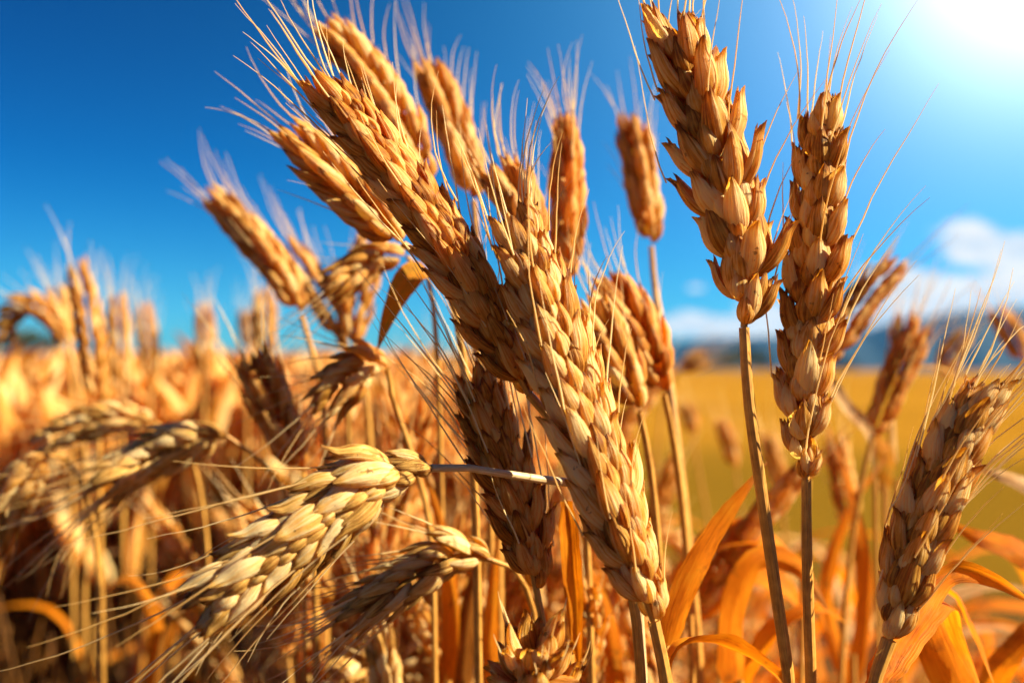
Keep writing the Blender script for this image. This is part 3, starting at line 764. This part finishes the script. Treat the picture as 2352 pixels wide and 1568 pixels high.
shoot('small blurred green leaf below the reddish ear', (2030, 1110, .56), [
    dict(p=[(2030, 1130, .56), (2040, 1060, .56), (2020, 1010, .56), (2005, 960, .56)], w=.013, side=(.9, .3, 0), cup=.2, m=M_LEAFG)])

# ------------------------------------------------------------------ the stand of wheat: prototypes, then copies
def proto(h, lean, nod, mat, leafy, seed):
    random.seed(seed)
    root = empty('wheat_stalk', (0, 0, 0))
    a = 0.0; pts = [(0, 0, 0), (lean * .15, .01, h * .45), (lean * .5, 0, h * .80)]
    top = np.array((lean * .8, 0, h * .9))
    if nod < .5: ear_c = [top, top + np.array((lean * .2 + .006, 0, .035)), top + np.array((lean * .35 + .02 + nod * .05, 0, .085))]
    else: ear_c = [top, top + np.array((.022, 0, .012)), top + np.array((.050, 0, -.006)), top + np.array((.075, .004, -.045))]
    sp = spline([np.array(p, float) for p in pts] + [top], 16)
    b = MB(); tube(b, sp, np.linspace(.0019, .0011, 16), 6, random.random()); b.build('stem', M_STEM, root)
    e = spline(ear_c, 24)
    build_ear(root, (0, 0, 0), e, 17, .0165, .0066, .0052, flare=24, roll=random.uniform(0, 3), toward=np.array((random.uniform(-3, 3), -9., .8)), mat=mat, hi=False,
              awn=(.02, .04), awn_p=.5)
    for k in range(leafy):
        az = random.uniform(0, 6.28); z = h * random.uniform(.45, .85); q = sp[int(z / h * 14)]; Ls = random.uniform(.10, .2)
        dv = np.array((math.cos(az), math.sin(az), 0))
        b = MB(); ribbon(b, [q, q + dv * Ls * .3 + UP * Ls * .35, q + dv * Ls * .7 + UP * Ls * .2, q + dv * Ls - UP * Ls * .35], random.uniform(.007, .012),
                         np.cross(dv, UP), .3, random.uniform(-1, 1), .05, 14, 5)
        b.build('leaf', random.choice([M_LEAF, M_LEAF, M_LEAFS]), root)
    return root


protos = [proto(.76, .03, 0, M_HUSK, 2, 1), proto(.76, -.05, .2, M_HUSKR, 3, 2), proto(.76, .08, .3, M_HUSK, 2, 3), proto(.76, .02, .8, M_HUSKP, 2, 4),
          proto(.76, .06, .9, M_HUSK, 3, 5), proto(.76, 0.0, .1, M_HUSKR, 1, 6)]


def kids(o): return [c for c in bpy.data.objects if c.parent is o]


TREES = {}
for p_ in protos:
    TREES[p_] = [(c, kids(c)) for c in kids(p_)]


def place(p_, loc, rz, s, label, group):
    r = p_.copy(); COL.objects.link(r); r.location = loc; r.rotation_euler = (0, 0, rz); r.scale = (s, s, s); tag(r, label, 'wheat', group)
    for c, gs in TREES[p_]:
        d = c.copy(); COL.objects.link(d); d.parent = r
        for g_ in gs:
            e = g_.copy(); COL.objects.link(e); e.parent = d
    return r


random.seed(21)
count = 0
placed = []
for tries in range(40000):
    if count >= 262: break
    clump = tries < 1500
    if clump: d = random.uniform(.45, .95); x = random.uniform(-.20, .115) * d        # the thick clump behind the sharp ears
    else: d = math.sqrt(random.uniform(.42 ** 2, 1.25 ** 2)); x = random.uniform(-.60, .60) * d
    k = x / d
    dens = 1.0 if (k < .02 or clump) else (.5 if k < .14 else .16)
    if random.random() > dens: continue
    if any((x - a) ** 2 + (d - b) ** 2 < (.013 if clump else .026) ** 2 for a, b in placed): continue
    hmax = CAM_Z + .006 - (.05 if k > .05 else 0) - (.10 if k > .14 else 0); hmin = .62 if k < .1 else .52
    h = hmin + (hmax - hmin) * random.random() ** .8
    if d < .6 and k < -.14: h = min(h, CAM_Z - .10 * d - .02)
    p_ = random.choice(protos)
    lab = ('blurred golden stalk in the dense stand behind the sharp ears, left half' if k < .02 else
           'blurred orange stalk with its ear among the leaves below the horizon, right half')
    place(p_, (x, d, gz(x, d)), random.uniform(0, 6.28), h / .775, lab, 'stalks of the dense stand at left' if k < .02 else 'low stalks in the right half')
    placed.append((x, d)); count += 1
for p_ in protos:
    for c, gs in TREES[p_]:
        for g_ in gs: bpy.data.objects.remove(g_)
        bpy.data.objects.remove(c)
    bpy.data.objects.remove(p_)

# leafy undergrowth at right: low clumps of orange leaves
random.seed(5)
TUFT = []
for k in range(4):
    root = empty('leaf_clump', (0, 0, 0)); parts = []
    for j in range(9):
        az = random.uniform(0, 6.28); dv = np.array((math.cos(az), math.sin(az), 0)); Ls = random.uniform(.16, .30); z = random.uniform(.2, .45)
        q = np.array((0, 0, z)) + dv * .01
        b = MB(); ribbon(b, [q, q + dv * Ls * .3 + UP * Ls * .5, q + dv * Ls * .7 + UP * Ls * .45, q + dv * Ls + UP * Ls * .05], random.uniform(.010, .020), np.cross(dv, UP), .3,
                         random.uniform(-1.5, 1.5), .06, 16, 5)
        parts.append(b.build('leaf', random.choice([M_LEAF, M_LEAF, M_LEAF, M_LEAFS]), root))
    b = MB()
    for j in range(5):
        a = rng.standard_normal(3) * .02; a[2] = 0
        tube(b, spline([a * .5, a + UP * .25, a * 2 + UP * .5], 10), np.full(10, .0015), 6, random.random())
    parts.append(b.build('stem', M_STEM, root)); TUFT.append((root, parts))
placed2 = []
for tries in range(900):
    if len(placed2) >= 46: break
    d = random.uniform(.46, 1.5); k = random.uniform(-.55, .62); x = k * d
    if k < .05 and random.random() > .35: continue
    if any((x - a) ** 2 + (d - b) ** 2 < .06 ** 2 for a, b in placed2): continue
    root, parts = random.choice(TUFT); r = root.copy(); COL.objects.link(r); s = random.uniform(.85, 1.12); r.location = (x, d, 0); r.scale = (s, s, s)
    r.rotation_euler = (0, 0, random.uniform(0, 6.28)); tag(r, 'low clump of withered orange leaves between the stalks', 'dry leaves', 'withered orange leaf clumps')
    for c in parts:
        e = c.copy(); COL.objects.link(e); e.parent = r
    placed2.append((x, d))
for root, parts in TUFT:
    for c in parts: bpy.data.objects.remove(c)
    bpy.data.objects.remove(root)

# hidden lower growth between the stalks of the stand
random.seed(33)
und = MB(); undl = MB()
for k in range(2800):
    d = math.sqrt(random.uniform(.44 ** 2, 1.9 ** 2)); kk = random.uniform(-.62, .10); x = kk * d
    h = random.uniform(.40, .60) - (.05 if d < .6 else 0); a = random.uniform(-.08, .08); c = random.uniform(-.06, .06)
    if -.15 < kk and d < .9: h += .09
    if kk < -.15: h -= .05
    p0 = np.array((x, d, 0)); p1 = np.array((x + a * .3, d + c * .3, h * random.uniform(.45, .75))); p2 = np.array((x + a, d + c, h))
    tube(und, spline([p0, p1, p2], 6), np.linspace(.0019, .0012, 6), 5, random.random())
    if k % 3: continue
    az = random.uniform(0, 6.28); dv = np.array((math.cos(az), math.sin(az), 0)); Ls = random.uniform(.10, .22)
    ribbon(undl, [p1, p1 + dv * Ls * .3 + UP * Ls * .4, p1 + dv * Ls * .7 + UP * Ls * .3, p1 + dv * Ls - UP * Ls * .2], random.uniform(.007, .013), np.cross(dv, UP), .3, random.uniform(-1, 1), .05, 9, 3)
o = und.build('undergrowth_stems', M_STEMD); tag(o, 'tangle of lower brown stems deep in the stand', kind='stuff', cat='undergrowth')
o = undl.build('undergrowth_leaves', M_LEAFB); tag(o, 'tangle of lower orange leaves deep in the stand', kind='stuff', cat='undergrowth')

# the far part of the stand, read as one mass
random.seed(9)
far = MB(); fars = MB(); 
for k in range(3600):
    d = 1.15 + 5.3 * random.random() ** 1.7; kk = random.uniform(-.62, .03); x = kk * d
    if kk > -.10 and random.random() < .5: continue
    h = random.uniform(.58, .815); a = random.uniform(-.05, .05); c = random.uniform(-.04, .04); z0 = gz(x, d)
    tube(far, spline([np.array((x, d, z0)), np.array((x + a * .3, d + c * .3, z0 + h * .6)), np.array((x + a, d + c, z0 + h - .085))], 4), (.0017, .0016, .0015, .0013), 4, random.random())
    q = np.array((x + a, d + c, z0 + h - .085)); e = nrm(np.array((a * 4 + random.uniform(-.3, .3), c * 4, 1.)))
    m_ = 12 if d < 2.4 else 5
    tt = np.linspace(0, 1, m_); rr_ = .0082 * np.sin(math.pi * np.clip(tt * .86 + .12, 0, 1)) * (1 + (.22 * (np.arange(m_) % 2) if m_ > 5 else 0))
    nod = np.array((random.uniform(-.05, .05), random.uniform(-.03, .03), -abs(random.gauss(0, .015))))
    tube(fars, q + e * (tt * .10)[:, None] + nod * (tt ** 2)[:, None], rr_, 7, random.random())
o = fars.build('distant_ears', M_HUSK); tag(o, 'hazy golden mass of far ears over the stand at left', kind='stuff', cat='wheat field')
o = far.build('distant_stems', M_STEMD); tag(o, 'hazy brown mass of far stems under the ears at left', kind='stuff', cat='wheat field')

# ------------------------------------------------------------------ the air
hb = bpy.data.meshes.new('haze'); X = 3300.0; z0, z1 = -62.0, 150.0
hv = [(x, y, z) for z in (z0, z1) for y in (-X, X) for x in (-X, X)]
hb.from_pydata(hv, [], [(0, 2, 3, 1), (4, 5, 7, 6), (0, 1, 5, 4), (2, 6, 7, 3), (0, 4, 6, 2), (1, 3, 7, 5)])
ho = bpy.data.objects.new('haze', hb); COL.objects.link(ho); tag(ho, 'thin pale blue air over the whole field', kind='stuff')
m, N = new_mat('haze_air')
pv = N.n('ShaderNodeVolumePrincipled'); pv.inputs['Color'].default_value = (.06, .42, 1, 1); pv.inputs['Density'].default_value = .00012
out = N.n('ShaderNodeOutputMaterial'); N.l(pv.outputs[0], out.inputs['Volume']); hb.materials.append(m)
